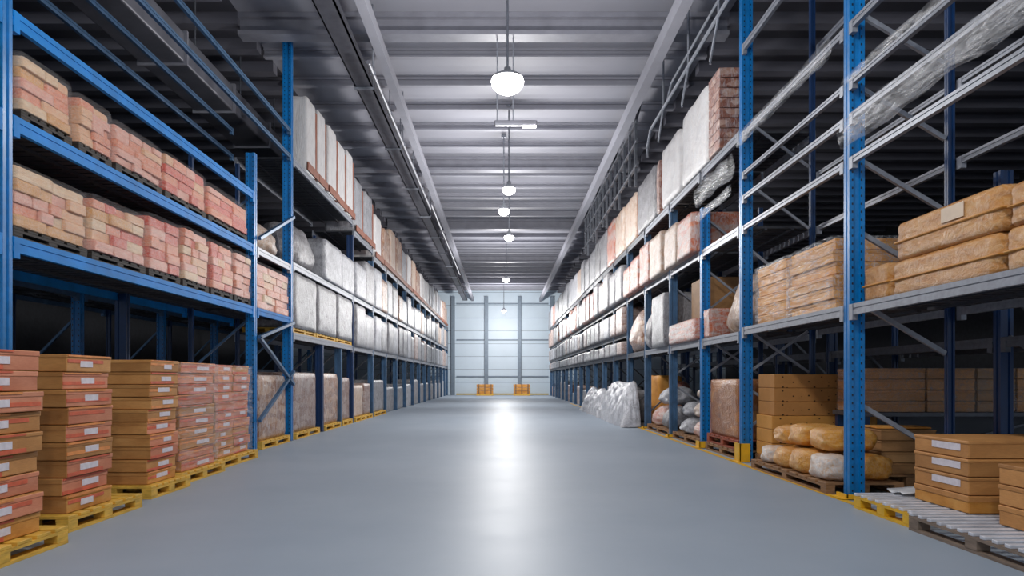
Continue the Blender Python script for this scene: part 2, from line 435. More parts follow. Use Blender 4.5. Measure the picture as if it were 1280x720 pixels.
# ---------------------------------------------------------------- lamps
def lamp(x, y, z, label, power, r=.16):
    t = thing('high_bay_lamp', label, 'ceiling lamp', (x, y, z), 0, 'high bay lamps over the aisle')
    m = MB(); m.tube([(0, 0, .16), (0, 0, CEIL - z - .1)], .018, 8); m.lathe([(0, CEIL-z-.01), (.07, CEIL-z-.01), (.07, CEIL-z-.1), (0, CEIL-z-.1)], 12); m.build('rod', M['galv'], t)
    MB().lathe([(0, .17), (.05, .17), (.06, .1), (r*.75, .06), (r, .02), (r, .0), (0, .0)], 24).build('housing', M['housing'], t, True)
    MB().lathe([(r*.97, -.001), (r*1.03, -r*.2), (r*.96, -r*.5), (r*.7, -r*.8), (r*.35, -r*.97), (0, -r)], 24).build('diffuser', M['lamp'], t, True)
    ld = bpy.data.lights.new('bay_and_fill_light', 'POINT'); ld.energy = power; ld.shadow_soft_size = .2; ld.color = (1, .985, .97)
    lo = bpy.data.objects.new('bay_and_fill_light', ld); COL.objects.link(lo); lo.location = (x, y, z - .62)
P = 300
lamp(.08, 12.5, 5.9, 'brightest and largest lamp, on a long rod over the near aisle', P * 1.1, .25)
lamp(.16, 19.7, 5.9, 'third lamp along the aisle, just past the long tube fitting', P)
lamp(.04, 22.2, 5.9, 'fourth lamp along the aisle, slightly dimmer than the one before', P)
lamp(.22, 26.3, 5.9, 'fifth lamp along the aisle, halfway to the white wall', P * 1.35)
lamp(.18, 37.5, 5.9, 'sixth lamp along the aisle, nearer the white wall', P * 2.3)
lamp(.1, 54.5, 5.9, 'farthest lamp, hung just before the white far wall', P * 3.8)
for y in (5.2, -1.5):  # unseen fill lights without fixtures, added to brighten the foreground
    ld = bpy.data.lights.new('bay_and_fill_light', 'POINT'); ld.energy = P * 1.35; ld.shadow_soft_size = .25; ld.color = (1, .96, .92)
    lo = bpy.data.objects.new('bay_and_fill_light', ld); COL.objects.link(lo); lo.location = (0, y, 5.9)
t = thing('tube_lamp', 'long narrow tube fitting on a thin rod behind the brightest lamp', 'ceiling lamp', (.3, 15.0, 5.95))
MB().rbox(-.45, .35, -.07, .07, 0, .09, .02).build('housing', M['duct'], t)
MB().rbox(.08, .33, -.04, .04, -.03, -.001, .01).build('diffuser', M['lamp'], t)
for dx in (-.4, -.1): MB().tube([(dx, 0, .1), (dx, 0, CEIL - 5.95 - .002)], .012, 6).build('rod', M['galv'], t)

# ---------------------------------------------------------------- racks
def post_mesh(w, d, h, mat):
    """upright channel: ribbed front face, folded flanges; x centred on the post, origin at its foot"""
    a, b, g = w/2, d/2, .018
    out = [(-a, -b), (-a*.45, -b), (-a*.35, -b+g), (a*.35, -b+g), (a*.45, -b), (a, -b), (a, -b*.3), (a-g, -b*.2), (a-g, b*.2), (a, b*.3),
           (a, b), (a*.45, b), (a*.35, b-g), (-a*.35, b-g), (-a*.45, b), (-a, b), (-a, b*.3), (-a+g, b*.2), (-a+g, -b*.2), (-a, -b*.3)]
    m = MB().extr(out, .008, h)
    return m.mesh('post', mat)

class Rack:
    def __init__(self, label, s, xf, depth, pw=.15, pd=.13):
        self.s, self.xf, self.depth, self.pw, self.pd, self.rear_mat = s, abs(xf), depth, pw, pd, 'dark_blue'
        self.t = thing('pallet_rack', label, 'pallet rack', (s * (abs(xf) + depth / 2), 0, 0))
        self.ox = s * (abs(xf) + depth / 2)
    def X(self, d):               # d metres in from the aisle face -> local x
        return self.s * (self.xf + d) - self.ox
    def frame(self, y, h, mat, brace='zig', zs=None, guard=None, hr=None, bmat='galv', single=False, front=True, bw=.035):
        p = self.pw
        for d in ((p/2, self.depth - p/2) if front else (self.depth - p/2,)):
            hh = h if d < self.depth/2 else (hr or h)
            rearp = d > self.depth/2 and front
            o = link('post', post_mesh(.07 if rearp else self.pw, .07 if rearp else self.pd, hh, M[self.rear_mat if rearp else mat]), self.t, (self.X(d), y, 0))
            f = MB().rbox(-.1, .1, -.09, .09, .0, .008, .003).build('foot_plate', M['galv_dark'], o)
            if guard and d < self.depth/2:
                gm = MB(); q = self.s
                gm.box(-q*.13, q*.02, -.13, -.112, .009, guard); gm.box(-q*.14, -q*.115, -.13, .1, .009, guard); gm.box(-q*.2, q*.02, -.16, .13, .0085, .014)
                gm.build('post_guard', M['yellow'], o)
        a, b = p * .8, self.depth - p * .8
        for k, (z0, z1) in enumerate(zs or []):
            if brace == 'x' or brace == 'zig' or brace == 'down':
                if brace == 'zig' and k % 2: z0, z1 = z1, z0
                MB().bar((self.X(a), y, z0), (self.X(b), y, z1), bw, bw).build('brace', M[bmat], self.t)
                if brace == 'x':
                    MB().bar((self.X(a), y + .04, z1), (self.X(b), y + .04, z0), bw, bw).build('brace', M[bmat], self.t)
    def lattice(self, y, z0, z1, bmat='galv_dark', step=.8):
        a, b = self.pw * .8, self.depth - self.pw * .8
        m = MB(); z = z0; k = 0
        while z + step <= z1:
            p, q = (a, b) if k % 2 == 0 else (b, a)
            m.bar((self.X(p), y, z), (self.X(q), y, z + step), .035, .035); z += step; k += 1
        m.build('bracing', M[bmat], self.t)
    def beam(self, y0, y1, z, mat, h=.12, rear=True, name='beam'):
        for d in ((.02, self.depth - .02) if rear else (.02,)):
            x = self.X(d); w = .045
            m = MB()
            # stepped beam section with a rolled groove
            m.box(x - w/2, x + w/2, y0, y1, z - h, z - h*.62); m.box(x - w*.34, x + w*.34, y0, y1, z - h*.62, z - h*.38); m.box(x - w/2, x + w/2, y0, y1, z - h*.38, z)
            m.box(x - w*.6, x + w*.6, y0 + .01, y0 + .09, z - h - .05, z - .001); m.box(x - w*.6, x + w*.6, y1 - .09, y1 - .01, z - h - .05, z - .001)
            m.build(name, M[mat], self.t)
    def deck(self, y0, y1, z, mat='deck', step=.16, w=.12):
        m = MB(); y = y0
        xa, xb = self.X(.05), self.X(self.depth - .05)
        while y + w <= y1:
            m.box(xa, xb, y, y + w, z - .035, z - .002); y += step
        m.bar((self.X(self.depth*.35), y0, z - .05), (self.X(self.depth*.35), y1, z - .05), .04, .03); m.bar((self.X(self.depth*.7), y0, z - .05), (self.X(self.depth*.7), y1, z - .05), .04, .03)
        m.build('shelf_deck', M[mat], self.t)

# --- right racks (near run: bare beams above; far run: fully loaded)
YA, YB, YC, YD, YE = 8.09, 11.68, 14.03, 16.65, 19.55
near = Rack('tall bright blue pallet rack with bare upper beams, nearest on the right', 1, XR, 1.12, .155, .13)
dz = lambda L, dd: [(z, z - dd) for z in L]
near.frame(4.3, 7.3, 'blue', 'down', dz((1.3, 1.98, 2.69, 3.42, 4.15, 4.9), .5), .05)
near.frame(YA, 7.4, 'blue', 'down', dz((.95, 1.98, 2.69, 3.42, 4.15, 4.9), .52), .05, bw=.045)
near.frame(YB, 7.4, 'blue', 'x', [(1.05, .5), (1.9, 1.3), (3.1, 2.4), (4.05, 3.4), (4.95, 4.3)], .27, bmat='galv')
for a, b in ((4.3, YA), (YA, YB)):
    near.beam(a + .06, b - .06, 1.95, 'galv', .11)
    near.deck(a + .1, b - .1, 1.95, 'deck')
    for z, h in ((3.42, .07), (3.86, .07), (4.2, .06), (4.78, .08), (6.05, .1)):
        near.beam(a + .06, b - .06, z, 'galv', h, rear=z in (3.42, 4.2, 6.05))
far = Rack('long fully loaded pallet rack running down the right side to the far wall', 1, XR, 1.12, .15, .13)
ysR = [YC, YD, YE] + [YE + 2.75 * i for i in range(1, 15)]
for i, y in enumerate(ysR):
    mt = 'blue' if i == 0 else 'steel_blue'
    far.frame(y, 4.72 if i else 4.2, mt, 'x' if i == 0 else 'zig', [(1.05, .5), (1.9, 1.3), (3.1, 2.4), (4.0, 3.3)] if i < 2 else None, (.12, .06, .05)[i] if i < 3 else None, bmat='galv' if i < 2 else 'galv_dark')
    if i >= 2: far.lattice(y, .4, 4.4)
yy = [YB] + ysR
for i in range(len(yy) - 1):
    a, b = yy[i] + .07, yy[i+1] - .07
    for z in ((1.9, 2.5, 3.45, 4.85) if i >= 4 else (1.9, 3.45, 4.85)):
        far.beam(a, b, z, 'galv' if i < 3 else 'galv_dark', .12 if z < 4 else .14, rear=i < 3)
        far.deck(a, b, z, 'deck', .2, .16)
# --- left racks
nl = Rack('bright blue low rack of reddish goods behind the front carton stacks', -1, XL, 1.15, .15, .13)
nl.frame(6.63, 6.4, 'blue', 'zig', [(.6, 1.4), (1.4, 2.2), (2.6, 3.3), (3.5, 4.2)], bmat='steel_blue', hr=4.3)
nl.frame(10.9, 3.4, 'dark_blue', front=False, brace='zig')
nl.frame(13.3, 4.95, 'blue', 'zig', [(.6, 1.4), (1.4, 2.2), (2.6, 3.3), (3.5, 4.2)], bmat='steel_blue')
for z, dk in ((2.4, 1), (3.42, 1), (4.3, 0)):
    nl.beam(6.7, 13.22, z, 'blue_beam', .13)
    nl.beam(2.6, 6.56, z, 'blue_beam', .13)
    if dk: nl.deck(6.75, 13.2, z); nl.deck(2.6, 6.5, z)
for z in (5.55, 6.05): nl.beam(6.7, 15.5, z, 'steel_blue', .08)
fl = Rack('long grey-beamed pallet rack of pale wrapped loads down the left side', -1, XL, 1.15, .17, .13)
ysL = [15.6, 18.3, 20.4, 22.0, 25.4] + [25.4 + 2.9 * i for i in range(1, 13)]
LZ3 = lambda y: 5.55 if y < 22 else (5.3 if y < 25.4 else 5.1)
for i, y in enumerate(ysL):
    if i == 0:
        fl.frame(y, 7.9, 'blue', 'zig', [(.6, 1.4), (1.4, 2.2), (2.6, 3.3)], bmat='steel_blue', hr=5.4)
    else:
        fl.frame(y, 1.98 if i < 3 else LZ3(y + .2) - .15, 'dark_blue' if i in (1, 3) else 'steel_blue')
        fl.lattice(y, .3, 2.0 if i < 3 else 4.4)
fl.beam(13.37, 15.5, 2.4, 'blue_beam', .12); fl.deck(13.4, 15.5, 2.4); fl.beam(13.37, 15.5, 3.42, 'galv', .12); fl.deck(13.4, 15.5, 3.42)
cuts = [15.6, 22.0] + ysL[4:]
for i in range(len(cuts) - 1):
    a, b = cuts[i] + .07, cuts[i+1] - .07
    for z in (2.12, 3.5, LZ3(a)):
        fl.beam(a, b, z, 'galv', .13, rear=i < 3)
        fl.deck(a, b, z, 'deck', .2, .16)
# brace panel along the aisle between the two left racks
for (za, zb) in ((.5, 1.35), (1.9, 1.1), (1.9, 2.3), (3.55, 4.35)):
    MB().bar((fl.X(-.04), 13.36, za), (fl.X(-.04), 15.56, zb), .06, .05).build('brace', M['steel_blue'], fl.t)
# --- dark racks behind, seen through the front ones
def rear_rack(label, s, x, ys, zs, hpost, mat, matb):
    r = Rack(label, s, x, 1.1, .13, .12)
    for i, y in enumerate(ys):
        r.frame(y, hpost, mat)
        r.lattice(y, .3, hpost - .3, matb, .9)
    for i in range(len(ys) - 1):
        for z in zs:
            r.beam(ys[i] + .06, ys[i+1] - .06, z, matb, .1)
            r.deck(ys[i] + .1, ys[i+1] - .1, z, 'deck', .22, .16)
    return r
rl = rear_rack('dark blue rack standing behind the left racks', -1, -6.2, [6.0, 9.0, 11.8, 14.7, 17.4, 20.2, 23, 26], (1.45, 2.5), 3.0, 'blue', 'steel_blue')
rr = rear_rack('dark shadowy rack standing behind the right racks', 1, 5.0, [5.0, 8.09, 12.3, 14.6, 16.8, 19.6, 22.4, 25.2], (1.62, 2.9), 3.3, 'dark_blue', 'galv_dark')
for y0, z0, z1 in ((8.02, 2.89, 3.5), (8.02, 2.4, 1.9), (8.02, 1.62, 1.1)):
    MB().bar((rr.X(.08), y0, z0), (rr.X(1.02), y0, z1), .05, .045).build('brace', M['galv'], rr.t)

# crumpled film drawn over the bare upper beams on the right
def film_roll(y0, y1, z, r, seed, label):
    rr_ = random.Random(seed); n = 46; k = 10
    vs, fs = [], []
    for i in range(n + 1):
        y = y0 + (y1 - y0) * i / n
        for j in range(k):
            a = 2 * math.pi * j / k
            q = r * (1 + .45 * noise.noise(Vector((y * 2.1 + seed, math.cos(a) * 1.5, math.sin(a) * 1.5))))
            vs.append((XR - .1 + math.cos(a) * q * .35, y, z + math.sin(a) * q))
    for i in range(n):
        for j in range(k):
            a, b = i*k+j, i*k+(j+1) % k
            fs.append((a, b, b+k, a+k))
    m = MB(); m.add(vs, fs)
    o = m.build('plastic_film', M['film'], None, True)
    return tag(o, label, 'plastic film', 'crumpled film along the bare right beams')
film_roll(4.6, 7.95, 3.64, .15, 3, 'crumpled clear film along the lower bare beam nearest on the right')
film_roll(4.6, 7.95, 3.86 + .28, .05, 8, 'thin strand of clear film above the thicker film roll nearest on the right')
film_roll(8.3, 11.5, 4.62, .1, 5, 'crumpled clear film along the upper beam between the two bright blue posts')
film_roll(11.85, 13.9, 4.35, .17, 6, 'crumpled grey film below the rust-brown load past the second blue post')
film_roll(11.9, 13.9, 4.0, .08, 9, 'thin film strand under the top shelf past the second blue post')

# ---------------------------------------------------------------- pallets
_pal = {}
def pallet(x0, y0, w, l, z, mat, label, group='pallets under the goods', nb=7, slat=None, h=.13):
    """x0,y0 = low corner; w along x, l along y"""
    t = thing('pallet', label, 'pallet', (x0, y0, z), 0, group)
    key = (round(w, 2), round(l, 2), mat, nb, slat, h); gp = 1.3 if slat else .35
    if key not in _pal:
        ms = []
        m = MB(); bw = l / (nb + (nb - 1) * gp)
        for i in range(nb):
            y = i * bw * (1 + gp)
            m.rbox(0, w, y, y + bw, h - .024, h, .003, 0, 1)
        ms.append(('deck', m.mesh('deck', M[slat or mat])))
        for i, fx in enumerate((0, .5, 1)):
            m = MB(); bx = .1; x = fx * (w - bx)
            m.box(x, x + bx, 0, l, h - .046, h - .0245)
            for fy in (0, .5, 1):
                y = fy * (l - .14); m.rbox(x, x + bx, y, y + .14, .022, h - .0465, .003, 0, 1)
            m.box(x, x + bx, 0, l, .001, .0215)
            ms.append(('bearer', m.mesh('bearer', M[mat])))
        _pal[key] = ms
    for nm, me in _pal[key]: link(nm, me, t)
    return t

# ---------------------------------------------------------------- cartons
_cart = {}
def carton_thing(x0, y0, z0, w, l, h, mat, label, group, sticker=True, band='red_edge', face=1, rz=0, name='carton', stripe=True, lid=True):
    """corner (x0,y0,z0); sticker and bands on the aisle face (face=+1: aisle lies at +x)"""
    t = thing(name, label, 'carton', (x0 + w/2, y0 + l/2, z0), rz, group)
    v = R.randrange(4)
    key = (round(w, 2), round(l, 2), round(h, 3), mat, face, v, sticker, band, lid)
    if key not in _cart:
        rr_ = random.Random(hash(key[:3]) % 1000 + v)
        ms = []
        def two(m, name):
            side = M['carton_side'] if mat in ('carton_rose', 'carton_amber', 'carton_tan') and band else M[mat]
            me = m.mesh(name, [M[mat], side])
            for p in me.polygons:
                if p.normal.x * face < .5: p.material_index = 1
            return me
        m = MB(); m.rbox(-w/2, w/2, -l/2, l/2, .0015, h * .97, .007)
        ms.append(('body', two(m, 'body')))
        if lid:
            m = MB(); e = .0045; lh = h * (.2 + .12 * rr_.random())
            m.rbox(-w/2 - e, w/2 + e, -l/2 - e, l/2 + e, h - lh, h - .0015, .006)
            ms.append(('lid', two(m, 'lid')))
        fx = face * (w/2 + .002)
        if band:
            zb = h * (.06 + .5 * rr_.random() * (v % 2)); yb0 = -l/2 + l * .02 * rr_.random(); yb1 = l/2 - l * .4 * rr_.random()
            ex = .0085 if (lid and zb > h * .6) else .002
            m = MB(); m.box(fx - face*.004, fx + face*.0015, yb0, yb1, zb, zb + h * .2)
            ms.append(('printed_band', m.mesh('printed_band', M[band])))
            m = MB(); m.box(face*(w/2 - .002), face*(w/2 + .0098), -l/2 + .01, l/2 - l*.3*rr_.random(), h - h*.12, h - h*.02)
            ms.append(('printed_band', m.mesh('printed_band', M['orange_edge' if v % 2 else 'red_edge'])))
        if sticker:
            ys = -l * .28 + l * .3 * rr_.random(); sl = l * (.26 + .14 * rr_.random()); zs = h * (.26 + .12 * rr_.random())
            m = MB(); m.box(fx - face*.004, fx + face*.0025, ys, ys + sl, zs, zs + h * .36)
            ms.append(('sticker', m.mesh('sticker', M['sticker'])))
        _cart[key] = ms
    for nm, me in _cart[key]: link(nm, me, t)
    return t

# the five stacks in front of the left rack
STK = [  # x front, y0, y1, depth, layers, name, columns
    (-3.26, 4.45, 5.66, .62, 9, 'nearest stack on the left', 1),
    (-3.46, 6.33, 7.06, .56, 9, 'second stack on the left', 1),
    (-3.58, 8.08, 8.78, .7, 10, 'third stack on the left', 1),
    (-3.70, 9.15, 10.25, .8, 10, 'fourth stack on the left', 1),
    (-3.82, 10.62, 12.05, .8, 10, 'fifth stack on the left', 2)]
for si, (xf, y0, y1, dp, nl_, nm, ncol) in enumerate(STK):
    pw = dp + .1
    pallet(xf - dp - .02, y0 - .1, pw, (y1 - y0) + (.3 if si != 1 else .55), 0, 'pallet_yellow', 'yellow pallet under the ' + nm, 'yellow pallets under the left carton stacks')
    ztop = 1.40; z = .1315; hl = (ztop - z) / nl_
    for k in range(nl_):
        hh = hl
        for c in range(ncol):
            ln = (y1 - y0) / ncol
            jx = R.uniform(-.022, .022); jy = R.uniform(-.02, .02) if ncol == 1 else 0
            where = 'lowest' if k == 0 else ('topmost' if k == nl_ - 1 else ordw(k + 1) + ' from the bottom')
            lab = 'brown carton, %s in the %s' % (where, nm)
            if ncol > 1: lab = 'brown carton, %s, %s column of the fifth stack on the left' % (where, 'nearer' if c == 0 else 'farther')
            mat = ('carton_rose', 'carton_rose', 'carton_tan')[R.randrange(3)]
            if k == 0 and si != 3: mat = 'carton_amber'
            if k == nl_ - 1 and si in (1, 2): mat = 'carton_tan'
            o = carton_thing(xf - dp + jx, y0 + c * ln + jy + .004, z + k * hl, dp, ln - .008, hh - .002, mat, lab, 'cartons in the ' + nm, rz=R.uniform(-.012, .012) if ncol == 1 else 0,
                         sticker=R.random() < .85, band='red_edge' if R.random() < .75 else 'orange_edge')
def sheath(x0, x1, y0, y1, z0, z1, label, mat='film_light', group=None):
    """loose stretch film hung round the four sides of a stack, wrinkled outwards"""
    m = MB(); N = 16; sd = R.random() * 50
    c = ((x0 + x1) / 2, (y0 + y1) / 2)
    P = [(x0, y0), (x1, y0), (x1, y1), (x0, y1)]
    pts = []
    for k in range(4):
        p, q = P[k], P[(k + 1) % 4]
        for i in range(N): pts.append((p[0] + (q[0]-p[0]) * i / N, p[1] + (q[1]-p[1]) * i / N))
    n = len(pts); vs, fs = [], []
    for j in range(N + 1):
        z = z0 + (z1 - z0) * j / N
        for (x, y) in pts:
            k = 1 + .022 * abs(noise.noise(Vector((x * 3 + sd, y * 3, z * 6))))
            vs.append((c[0] + (x - c[0]) * k, c[1] + (y - c[1]) * k, z))
    for j in range(N):
        for i in range(n):
            a, b = j*n+i, j*n+(i+1) % n
            fs.append((a, b, b+n, a+n))
    m.add(vs, fs)
    return tag(m.build('stretch_film', M[mat], None, True), label, 'stretch film', group)
for si in (3, 4):
    xf, y0, y1, dp = STK[si][:4]
    e = .04
    sheath(xf - dp - e, xf + e, y0 - e, y1 + e, .16, 1.39, 'clear stretch film wrapped round the %s' % STK[si][5])

# ---------------------------------------------------------------- lump meshes (unit footprint, base at z=0)
def lump(kind, seed):
    bm = bmesh.new()
    n = 9
    bmesh.ops.create_cube(bm, size=1.0)
    bmesh.ops.subdivide_edges(bm, edges=list(bm.edges), cuts=n, use_grid_fill=True)
    for v in bm.verts:
        c = v.co * 2
        p = Vector(c)
        if kind == 'sack': e, rnd = 3.8, .0
        elif kind == 'heap': e, rnd = 3.0, .0
        else: e, rnd = 26.0, .0
        l = (abs(p.x) ** e + abs(p.y) ** e + abs(p.z) ** e) ** (1 / e)
        mx = max(abs(p.x), abs(p.y), abs(p.z))
        p = p * (mx / l) if l > 0 else p
        q = p.copy()
        amp = {'block': .022, 'tall': .03, 'sack': .1, 'heap': .14, 'tier': .015}[kind]
        nz = Vector((noise.noise(q * 1.7 + Vector((seed, 0, 0))), noise.noise(q * 1.7 + Vector((0, seed, 5))), noise.noise(q * 1.7 + Vector((9, 0, seed)))))
        nz2 = noise.noise(q * 4.5 + Vector((seed * 3, 1, 2)))
        p = p + nz * amp + p * nz2 * amp * .5
        if kind == 'tier':
            g = abs(((q.z + 1) * 1.5) % 1 - .5) * 2
            s = 1 - .035 * max(0, g - .8) / .2
            p.x *= s; p.y *= s
        if kind == 'heap':
            zz = (q.z + 1) / 2
            s = 1 - .35 * zz ** 1.6
            p.x *= s; p.y *= s
        v.co = p * .5
    for v in bm.verts:
        v.co.z = max(v.co.z, -.47)
    zs = [v.co.z for v in bm.verts]; lo, hi = min(zs), max(zs)
    xs = max(abs(v.co.x) for v in bm.verts); ys = max(abs(v.co.y) for v in bm.verts)
    for v in bm.verts:
        v.co = Vector((v.co.x / xs * .5, v.co.y / ys * .5, (v.co.z - lo) / (hi - lo)))
    m = MB(); m.frombm(bm)
    return m
_lump = {}
def lump_obj(name, kind, mat, parent=None, loc=None, scale=None, rz=0, seed=None):
    s = R.randrange(5) if seed is None else seed
    key = (kind, s, mat.name)
    if key not in _lump: _lump[key] = lump(kind, s * 13.7 + 1).mesh(name, mat, True)
    return link(name, _lump[key], parent, loc, rz, scale)

CNAME = {'chalk': 'chalk-white', 'white': 'white', 'cream': 'cream', 'grey': 'grey', 'ash': 'light-grey', 'orange': 'orange-white', 'brown': 'brown', 'rust': 'rust-brown',
         'beige': 'beige', 'amber': 'amber', 'pink': 'pink', 'mauve': 'mauve-brown', 'amberbox': 'amber'}
def row(xin, depth, s, y0, y1, z, hr, lr, pal, kind, where, group, stripes=False, gap=.012, name='wrapped_load', jx=.03, posts=True, i0=0):
    """film-wrapped loads along a shelf, set between the uprights; xin = aisle-side face (absolute), s = side"""
    ys = [y for y in (ysR if s > 0 else ysL) if y0 - .2 < y < y1 + .2] if posts else []
    cuts_ = [y0] + ys + [y1]
    i = i0
    for a, b in zip(cuts_, cuts_[1:]):
        a = a + .1 if a in ys else a; b = b - .1 if b in ys else b
        if b - a < .4: continue
        n = max(1, round((b - a) / ((lr[0] + lr[1]) / 2)))
        ws = [R.uniform(.85, 1.15) for _ in range(n)]; tot = sum(ws)
        y = a
        for w_ in ws:
            l = (b - a) * w_ / tot - gap
            i += 1
            h = R.uniform(*hr)
            p = R.choice(pal)
            xx = s * (xin + R.uniform(0, jx) + depth / 2)
            if stripes:
                lab = '%s load with brown board edges, %s along the %s' % (CNAME[p], ordw(i), where)
                t = thing(name, lab, 'wrapped load', (xx, y + l/2, z), 0, group)
                lump_obj('film_cover', kind, W[p], t, (0, -l * .1, .0), (depth * .97, l * .78, h))
                MB().rbox(-depth*.44, depth*.44, l*.33, l*.49, .0, h*.93, .01).build('board_edge', M['stripe_brown'], t)
                MB().rbox(-depth*.5, -depth*.5 + .02, -l*.49, l*.32, .0, .16, .004).build('base_board', M['stripe_brown'], t) if s > 0 else MB().rbox(depth*.5 - .005, depth*.5 + .02, -l*.49, l*.49, .0, .17, .004).build('base_board', M['stripe_brown'], t)
            else:
                lab = '%s wrapped load, %s along the %s' % (CNAME[p], ordw(i), where)
                tag(lump_obj(name, kind if R.random() < .75 else 'tier', W[p], None, (xx, y + l/2, z), (depth, l, h)), lab, 'wrapped load', group)
            y += l + gap
    return i

# ---------------------------------------------------------------- left shelves (near rack): wrapped loads of many small packs on dark pallets
def pack_load(y0, l, z, h, layers, ncol, label, group, pal, depth=.9, x=XL - .03):
    """goods stacked in courses inside one film wrap: the packs move together with the wrap"""
    t = thing('wrapped_load', label, 'wrapped load', (x - depth/2, y0 + l/2, z), 0, group)
    lh = h / layers; cl = l / ncol
    nrow = 2
    dw = depth / nrow
    for k in range(layers):
        for r_ in range(nrow):
            nn = max(2, ncol + R.choice((-1, 0, 1))); ws = [R.uniform(.6, 1.4) for _ in range(nn)]; tot = sum(ws); yy_ = -l/2
            hh_ = lh * (1 if k < layers - 1 else R.uniform(.75, 1.1))
            for w_ in ws:
                cl_ = l * w_ / tot
                lump_obj('pack', 'block', PACK[R.choice(pal)], t, (depth/2 - dw * (r_ + .5) + R.uniform(-.02, .02), yy_ + cl_/2, k * lh),
                         (dw, cl_ * 1.03, hh_ * R.uniform(1.04, 1.12)))
                yy_ += cl_
    e = .03
    lm = lump('block', 3.1)
    f = lm.build('film', M['film_pack'], t, True)
    f.location = (0, 0, -.0); f.scale = (depth + e * 2, l + e * 2, h + .05)
    return t
REDDISH = [1, 1, 2, 4, 4, 3, 0]
CREAMY = [0, 0, 3, 5, 3, 1, 4]
MIXED = [0, 1, 3, 4, 4, 1, 2]
PINKISH = [4, 4, 1, 0, 4, 3]
def near_shelf(z, specs, where, group):
    for i, (y0, y1, h, lay, nc, pal, lab) in enumerate(specs):
        pallet(XL - .96, y0 + .02, .92, y1 - y0 - .04, z + .001, 'black_slat', 'dark pallet under the %s on the %s' % (lab, where), 'dark pallets on the left shelves', 6, None, .1)
        pack_load(y0 + .02, y1 - y0 - .1, z + .103, h, lay, nc, '%s in clear film on the %s' % (lab, where), group, pal)
near_shelf(3.42, [
    (5.2, 6.52, .44, 5, 3, CREAMY, 'tan load cut by the frame edge'),
    (6.86, 7.72, .46, 5, 2, CREAMY, 'cream and tan load'),
    (7.8, 8.5, .44, 5, 2, [0, 1, 3, 4, 1], 'salmon and tan load'),
    (8.55, 9.75, .42, 5, 3, PINKISH, 'pale pink load'),
    (9.8, 11.2, .44, 4, 3, REDDISH, 'patchy red load'),
    (11.25, 13.0, .42, 4, 3, [2, 1, 1, 2, 4], 'reddest load')], 'upper left shelf', 'goods on the upper left shelf')
near_shelf(2.4, [
    (6.75, 8.0, .5, 5, 3, CREAMY, 'tan-sided load'),
    (8.05, 9.3, .54, 5, 3, [3, 5, 4, 1, 0, 2], 'orange-topped load'),
    (9.35, 10.3, .62, 5, 2, [2, 1, 2, 4], 'bright red-topped load'),
    (10.35, 11.3, .66, 6, 2, MIXED, 'mixed pink load'),
    (11.35, 12.3, .66, 6, 2, MIXED, 'salmon patched load'),
    (12.35, 13.2, .67, 6, 2, PINKISH, 'palest pink load')], 'lower left shelf', 'goods on the lower left shelf')
pack_load(13.45, 2.0, 2.402, .76, 6, 4, 'peach load of packs between the two thin blue posts', 'goods on the lower left shelf', [3, 4, 0, 1, 4])
tag(lump_obj('sack', 'heap', W['beige'], None, (XL - .5, 14.55, 3.42), (.9, 1.3, .62)), 'brown slumped sack on the shelf between the two thin blue posts', 'sack')
tag(lump_obj('sack', 'heap', W['orange'], None, (XL - .45, 13.5, 3.42), (.6, .55, .42)), 'small orange sack beside the brown slumped one', 'sack')

# ---------------------------------------------------------------- left far run
for i, (a, b) in enumerate(((15.72, 17.7), (17.75, 19.8), (19.85, 21.9))):
    w_ = ('nearest', 'middle', 'farther')[i]
    pallet(XL - 1.02, a, 1.0, b - a - .04, 2.121, 'pallet_yellow', 'yellow pallet under the %s of three large pale blocks' % w_, 'yellow pallets on the left shelf', 7, None, .1)
    tag(lump_obj('wrapped_block', 'block', W['ash'], None, (XL - .5, (a + b) / 2 - .02, 2.223), (1.04, b - a - .03, 1.12), 0, i),
        '%s of three large pale film-wrapped blocks on the lower left shelf' % w_, 'wrapped load', 'large pale blocks on the left')
row(4.02, .95, -1, 22.1, 59.4, 2.122, (.95, 1.2), (1.1, 1.6), ['ash', 'grey', 'ash', 'white', 'ash', 'mauve'], 'block', 'lowest left shelf', 'loads on the lowest left shelf')
tag(lump_obj('wrapped_load', 'heap', W['grey'], None, (XL - .5, 16.95, 3.502), (1.0, 2.3, 1.0)), 'grey domed film-wrapped heap on the middle left shelf, first from the front', 'wrapped load', 'loads on the middle left shelf')
row(4.02, .95, -1, 18.25, 21.9, 3.502, (.85, 1.0), (1.5, 2.2), ['ash', 'white'], 'block', 'middle left shelf behind the domed heap', 'loads on the middle left shelf', posts=False)
row(4.02, .95, -1, 22.1, 59.4, 3.502, (.95, 1.35), (1.1, 1.7), ['ash', 'white', 'grey', 'ash', 'brown', 'white', 'cream'], 'block', 'middle left shelf past the second tall post', 'loads on the middle left shelf')
for (a, b, dp, hr, lr, cl, wh) in (
        (16.6, 21.9, .45, (1.55, 1.7), (1.0, 1.1), ['chalk'], 'near end of the top left shelf'),
        (22.1, 25.35, .9, (1.35, 1.6), (1.4, 2.0), ['white', 'ash'], 'middle of the top left shelf'),
        (25.5, 59.3, .9, (1.3, 1.6), (1.4, 2.0), ['cream', 'chalk', 'white', 'brown', 'cream', 'chalk'], 'far stretch of the top left shelf')):
    row(4.02, dp, -1, a, b, LZ3(a) + .002, hr, lr, cl, 'tall', wh, 'tall loads on the top left shelf', stripes=True, gap=.015, posts=False)
